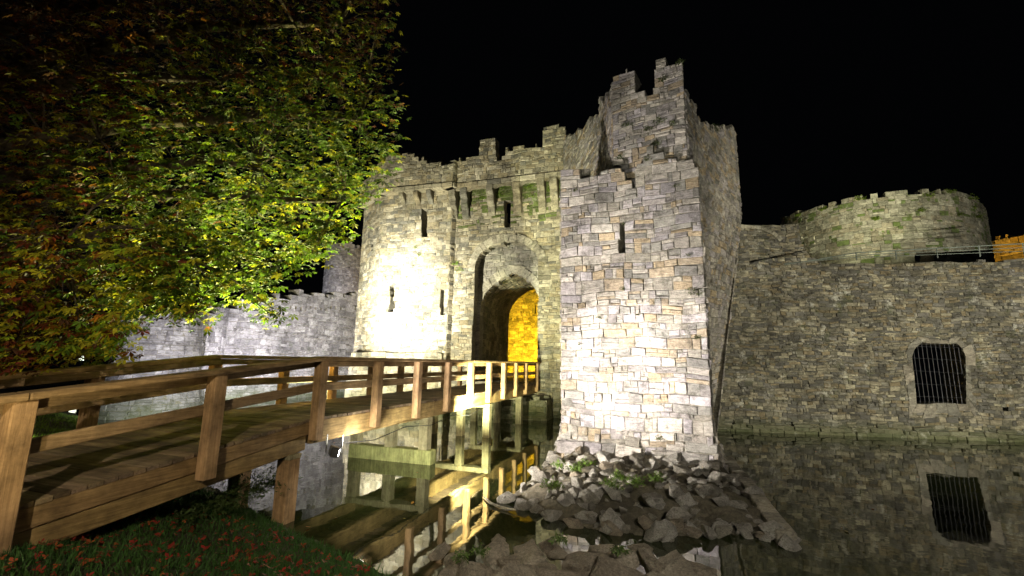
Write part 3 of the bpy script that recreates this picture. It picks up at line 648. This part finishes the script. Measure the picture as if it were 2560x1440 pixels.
# ------------------------------------------------------------------ chestnut tree
TB=Vector((-11.5,7.0,.9))
tr=empty('chestnut_tree',TB,'large autumn chestnut tree with green, yellow and red leaves overhanging the bridge','tree')
CR=[(-150,-120),(960,-120),(985,60),(975,190),(990,290),(985,345),(1000,420),(965,470),(905,485),(880,540),(885,585),(860,600),(820,595),(805,632),(752,640),(742,690),(700,705),(640,715),(690,760),(700,800),(640,795),(600,750),(520,755),(505,810),(440,775),(330,800),(310,880),(120,900),(-150,940)]
cl=[]; 
while len(cl)<2200:
    px=U(-150,1010); py=U(-120,960)
    if not inpoly(px,py,CR): continue
    if py<170 and random.random()<.2: continue
    Y=U(5.8,10.5)
    if px<480 and py>560: Y=U(4.6,8.8)
    if px>850: Y=U(6.5,10)
    cl.append((px,py,Y,atY(px,py,Y)))
CC=[];NN=[];AA=[];SS=[];COL=[]
GR=np.array((.065,.12,.012)); YL=np.array((.26,.25,.015)); OR=np.array((.19,.075,.008)); RD=np.array((.1,.022,.01)); LG=np.array((.15,.22,.012)); BR=np.array((.05,.023,.012))
for px,py,Y,p in cl:
    n=12
    warm=max(0,min(1,(520-px)/420))*(.85 if py>480 else .6)+max(0,(360-py)/360)*.75
    rC=.27*Y/7
    kc=U(.5,1.3)
    for k in range(n):
        v=Vector((random.gauss(0,1),random.gauss(0,1),random.gauss(0,.7))); v=v/max(v.length,1)*rC*U(.3,1.25)
        CC.append(p+v); NN.append((U(-.5,.5),U(-.9,.2),U(.5,1))); AA.append((v.x+U(-.4,.4),v.y+U(-.4,.4),-.3)); SS.append(U(.07,.12))
        r=random.random()
        if r<warm*.85: c=random.choice([OR,RD,BR,YL,GR] if py>480 else [RD,BR,BR,OR])
        elif r<warm*.85+.24: c=YL
        else: c=random.choice([GR,GR,LG])
        COL.append(c*U(.8,1.2)*kc)
leafmesh('crown',np.array(CC),np.array(NN),np.array(AA),np.array(SS),np.array(COL),M_leaf,6,tr,.45,140,.3)
mb=MB(); bc=(.09,.07,.05)
mb.tube([TB-Vector((0,0,.4)),TB+Vector((.1,.1,1.5)),TB+Vector((.4,.2,3.2)),TB+Vector((.8,.2,5)),TB+Vector((1,.2,8)),TB+Vector((1.1,0,11))],[.62,.5,.46,.4,.26,.1],14,bc); mb.build('trunk',M_bark,tr,smooth=True)
limbs=[]
for (sz,tx,ty,tY) in ((2.6,430,640,7),(3.6,860,500,8),(4.2,640,420,7.2),(4.9,900,300,8),(5.5,560,200,7),(6.2,850,60,8),(3.2,150,620,6),(4.5,250,350,6.5),(7,350,20,7)):
    a=TB+Vector((.5,.15,sz)); b=atY(tx,ty,tY); pts=[]
    mid=a.lerp(b,.5)+Vector((0,0,.8))
    for k in range(9):
        s=k/8; q_=a.lerp(mid,s).lerp(mid.lerp(b,s),s)+Vector((U(-.1,.1),U(-.1,.1),U(-.1,.1)))*(1 if 0<k<8 else 0); pts.append(q_)
    mb=MB(); mb.tube(pts,[.2*(1-k/9)+.018 for k in range(9)],8,bc); mb.build('limb',M_bark,tr,smooth=True); limbs+=pts[2:]
mb=MB()
for px,py,Y,p in cl[:520]:
    q_=min(limbs,key=lambda l:(l-p).length); md=q_.lerp(p,.5)+Vector((0,0,.15)); mb.tube([q_,md,p],[.02,.013,.006],4,bc)
mb.build('twigs',M_bark,tr)
# ------------------------------------------------------------------ grass & leaf litter
def grass(name,x0,x1,y0,y1,n,hh_,cl_,label):
    x=rng.uniform(x0,x1,n); y=rng.uniform(y0,y1,n); l=inp(x,y,LAND)&(dist(x,y,EDGE)>.12); x=x[l];y=y[l]; z=hgt(x,y)-.01; n=len(x)
    a=rng.uniform(0,6.28,n); w=.006+.004*rng.random(n); h=hh_*rng.uniform(.5,1.3,n); lx=rng.normal(0,.4,n)*h; ly=rng.normal(0,.4,n)*h
    V=np.stack([np.stack([x-np.cos(a)*w,y-np.sin(a)*w,z],1),np.stack([x+np.cos(a)*w,y+np.sin(a)*w,z],1),np.stack([x+lx,y+ly,z+h],1)],1).reshape(-1,3)
    f=[tuple(q) for q in np.arange(len(V)).reshape(-1,3).tolist()]
    tag(mk(name,V,f,np.array(cl_)*rng.uniform(.6,1.4,(n,1)),M_grass),label,'grass',kind='stuff')
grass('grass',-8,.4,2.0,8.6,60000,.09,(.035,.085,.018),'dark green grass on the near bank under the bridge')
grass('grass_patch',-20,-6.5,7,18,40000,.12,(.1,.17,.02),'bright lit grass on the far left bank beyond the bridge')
def litter(name,n,x0,x1,y0,y1,zf,s,label,cat,pred,cols):
    x=rng.uniform(x0,x1,n); y=rng.uniform(y0,y1,n); k=pred(x,y); x=x[k]; y=y[k]; n=len(x); z=zf(x,y)
    Nn=np.stack([rng.normal(0,.12,n),rng.normal(0,.12,n),np.ones(n)],1) if cat=='floating leaves' else np.stack([rng.normal(0,.5,n),rng.normal(0,.5,n),np.ones(n)],1)
    tag(leafmesh(name,np.stack([x,y,z],1),Nn,rng.normal(size=(n,3)),rng.uniform(.5,1.2,n)*s,np.array(cols)[rng.integers(0,len(cols),n)],M_weed,3 if cat!='floating leaves' else 1,None,.5,70 if cat!='floating leaves' else 0,0),label,cat,kind='stuff')
litter('fallen_leaves',2400,-7,.3,2.5,8,lambda x,y:hgt(x,y)+.07,.07,'fallen dark red leaves scattered over the grass bank','fallen leaves',lambda x,y:inp(x,y,LAND)&(dist(x,y,EDGE)>.4)&(y<7),[(.24,.025,.02),(.16,.02,.012),(.24,.06,.02)])
litter('floating_leaves',420,-6,16,4,20,lambda x,y:x*0+.006,.07,'small orange leaves floating on the dark moat water','floating leaves',lambda x,y:~inp(x,y,LAND)&~inp(x,y,ISL),[(.3,.14,.02),(.25,.2,.04),(.3,.1,.02)])
for i,(px,py,z,r) in enumerate([(640,1235,.5,.5),(560,1270,.5,.45),(700,1215,.4,.35),(450,1300,.5,.3)]):
    p=onz(px,py,z); tuft('bush',p,r,420,.07,(.04,.065,.016),'low dark leafy bush growing under the near end of the bridge','bush','bushes under the bridge',.9)
def wallweed(P,L,M,px,py,r,n,s,c,label,grp):
    u,z=pxuv(P,L,px,py); x=M(u,z,.06); tuft('wall_weed',x,r,n,s,c,label,'plant',grp,.8)
for a in [(1735,735,.32,60),(1745,845,.14,24),(1620,405,.15,30),(1560,725,.1,16),(1500,800,.1,18),(1600,790,.09,14),(1450,860,.09,14),(1720,640,.1,12),(1690,470,.12,20),(1440,480,.12,20),(1560,560,.08,12),(1650,1100,.14,30)]:
    wallweed(Ps,Ls,Ms,a[0],a[1],a[2],a[3]*2,.06,(.08,.09,.035),'small dry weed growing from the face of the front tower','weeds on the front tower')
for a in [(1648,310,.2),(1680,320,.22),(1570,322,.18),(1620,330,.15),(1700,160,.15),(1785,325,.25),(1660,200,.15),(1550,400,.15),(1640,370,.15)]:
    wallweed(Pr,Lr,Mr,a[0],a[1],a[2],60,.08,(.05,.065,.02),'dark tuft of weeds growing high on the tall turret','weeds on the tall turret')
for a in [(1042,622,.28),(1030,735,.3),(1048,640,.2)]:
    wallweed(Pt,Lt,Mt,a[0],a[1],a[2],50,.09,(.1,.15,.02),'green weed growing from the bright left turret wall','weeds on the left turret')
for a in [(1140,665),(1150,680),(1195,470),(1205,500),(1260,470),(1255,490),(1325,470),(1330,495),(1380,480)]:
    wallweed(P,L,M,a[0],a[1],.32,100,.1,(.12,.2,.02),'green moss tuft on the gate wall near the corbels','moss tufts on the gate wall')
for a in [(2320,492,.35),(2420,500,.4),(2440,545,.35),(2395,540,.3),(2300,530,.25),(2190,550,.2),(2060,525,.25),(2370,484,.35),(2430,520,.45),(2150,500,.3),(2000,540,.25)]:
    u,z=pxuv(pl,LLr,a[0],a[1]); x=Mrt(u,z,.05); tuft('wall_weed',x,a[2],90,.12,(.11,.16,.02),'green plant clump on the rim of the low round tower','plant','plants on the round tower',.7)
for px,py in [(1400,1165),(1470,1160),(1550,1195),(1590,1210),(1440,1175),(1640,1200),(1380,1215),(1530,1215)]:
    p=onz(px,py,.5); tuft('weed',p,.2,90,.07,(.09,.15,.02),'small green weed among the rocks of the tower apron','plant','weeds on the tower apron',.7)
for px,py in [(1200,1380),(1400,1350),(1550,1380),(1150,1395)]:
    p=onz(px,py,.5); tuft('weed',p,.12,50,.06,(.06,.1,.02),'small green weed between the boulders of the near shore','plant','weeds on the near shore',.6)
mb=MB(); pts=[onz(1208,1240,.03),onz(1225,1257,.04),onz(1250,1268,.03),onz(1290,1275,.05)]; mb.tube(pts,[.012,.025,.025,.01],6,(.5,.45,.35)); tag(mb.build('stick',M_front),'pale curved stick floating in the water left of the rocky apron','stick')
p=atY(205,893,42); g_=float(hgt(np.array([p.x]),np.array([p.y]))[0]); sl_=empty('street_lamp',(p.x,p.y,g_),'distant glowing lamp on a short post at the far left beyond the trees','street lamp')
mb=MB(); mb.tube([(0,0,0),(0,0,p.z-g_-.3)],.07,8,(.3,.3,.3)); mb.build('pole',M_iron,sl_,local=True)
mb=MB(); mb.tube([(0,0,p.z-g_-.3),(0,0,p.z-g_-.1),(0,0,p.z-g_+.15)],[.15,.28,.12],10); mb.build('lamp_head',M_lamp2,sl_,local=True,smooth=True)
# ------------------------------------------------------------------ lights
def spot(name,loc,tgt,power,colr,ang_,blend=1.0,size=.08):
    l=bpy.data.lights.new(name,'SPOT'); l.energy=power; l.color=colr; l.spot_size=math.radians(ang_); l.spot_blend=blend; l.shadow_soft_size=size
    o=bpy.data.objects.new(name,l); col.objects.link(o); o.location=loc; v=Vector(tgt)-Vector(loc); o.rotation_euler=v.to_track_quat('-Z','Y').to_euler(); return o
tg=Ms((Ls[1]+Ls[2])/2-.1,3.7,0)
spot('bridge_flood',(fl.x+.25,fl.y-.02,fl.z+.02),tg,10000,(1,.93,.87),95)
spot('bridge_flood_core',(fl.x+.27,fl.y-.04,fl.z+.02),Ms((Ls[1]+Ls[2])/2-.1,2.7,0),9500,(1,.95,.93),36)
l=bpy.data.lights.new('floodlight_spill','POINT'); l.energy=60; l.color=(1,.93,.75); l.shadow_soft_size=.08; o=bpy.data.objects.new('floodlight_spill',l); col.objects.link(o); q_=Vector((O.x,O.y))+d*1.1+e*.4; o.location=(q_.x,q_.y,1.15)
q_=Vector((O.x,O.y))+d*1.6+e*1.1; q2=Vector((O.x,O.y))+d*4.3-e*1.2
spot('pier_fill',(q_.x,q_.y,.6),(q2.x,q2.y,.6),650,(1,.97,.75),85)  # added spot out over the water to brighten the first trestle, no fixture
tl=Mt(pxuv(Pt,Lt,1010,700)[0],6.0,0)
spot('gate_flood',(-8.6,16.0,.9),tl,21000,(1,.95,.7),110)
spot('gate_flood_core',(-8.4,16.0,.9),tl,44000,(1,.98,.85),46)
spot('gate_fill',(-1.2,13.5,.4),(*gp(2,0),9),11000,(1,1,.58),95)
spot('wall_flood',(-11.5,21,.6),Mc(Lcw[-1]*.6,1.4,0),14000,(.95,.91,1),110)
spot('far_tower_fill',(ftc.x+2,ftc.y-12,4),(ftc.x,ftc.y,9),9000,(.95,.93,1),60)  # added spot without a fixture, lifts the distant tower
spot('corner_flood',(-9.5,14.5,.9),(cc.x,cc.y,2),6500,(.95,.92,1),60)
spot('tree_flood',(-7.6,12.6,1.2),atY(660,570,8),21000,(1,.96,.40),58)
spot('tree_flood_edge',(-5.6,13,.8),atY(810,550,8.5),13000,(1,.98,.40),46)
spot('tree_flood_left',(-3.2,1.8,1.2),atY(120,760,5.5),420,(1,.8,.4),60)
spot('grass_lamp',(-12,11.5,2.4),(-11.5,11.5,.9),900,(1,1,.5),120)
spot('right_flood',(17.0,1.0,2.0),(15.0,15,4.2),17000,(1,.94,.74),90)
spot('turret_fill',(1.0,2.0,1.0),atY(1600,330,13),3300,(1,.97,.82),46)  # fill spot added to brighten the tall turret, no real floodlight
spot('round_flood',(17.0,17.6,zw+.5),(18.0,22.3,11.5),2600,(1,.97,.62),90)
spot('round_flood_left',(14.2,18.0,zw+.5),(13.9,24.5,11.5),1800,(1,.97,.62),75)
spot('street_glow',(-1.5,-3.5,6),(-4.6,6.5,1.6),2600,(1,.83,.58),70)
spot('shore_fill',(3.5,-3.5,6.5),(1.9,6.6,0),3400,(1,.92,.78),52)  # added broad fill from behind the camera for rocks and near shore
spot('courtyard_lamp',(*gp(1.2,8.0),2.4),(*gp(4.6,12),4.5),12000,(1,.6,.02),115)
spot('ruin_lamp',(fb.x-3,fb.y-4,9),((fa.x+fb.x)/2,(fa.y+fb.y)/2,12),5000,(1,.5,.05),100)
sn=bpy.data.lights.new('night_fill','SUN'); sn.energy=.03; sn.color=(.8,.85,1); sn.angle=.009; o=bpy.data.objects.new('night_fill',sn); col.objects.link(o); o.rotation_euler=(math.radians(35),0,math.radians(-20))  # faint sun lamp added as fill for the dark parts, no visible moon
w=bpy.data.worlds.new('World'); scene.world=w; w.use_nodes=True; bg=w.node_tree.nodes['Background']; bg.inputs[0].default_value=(.7,.8,1,1); bg.inputs[1].default_value=.001
scene.view_settings.view_transform='Standard'; scene.view_settings.look='None'; scene.view_settings.exposure=0
print('zc',zc,'zw',zw,'cc',cc)
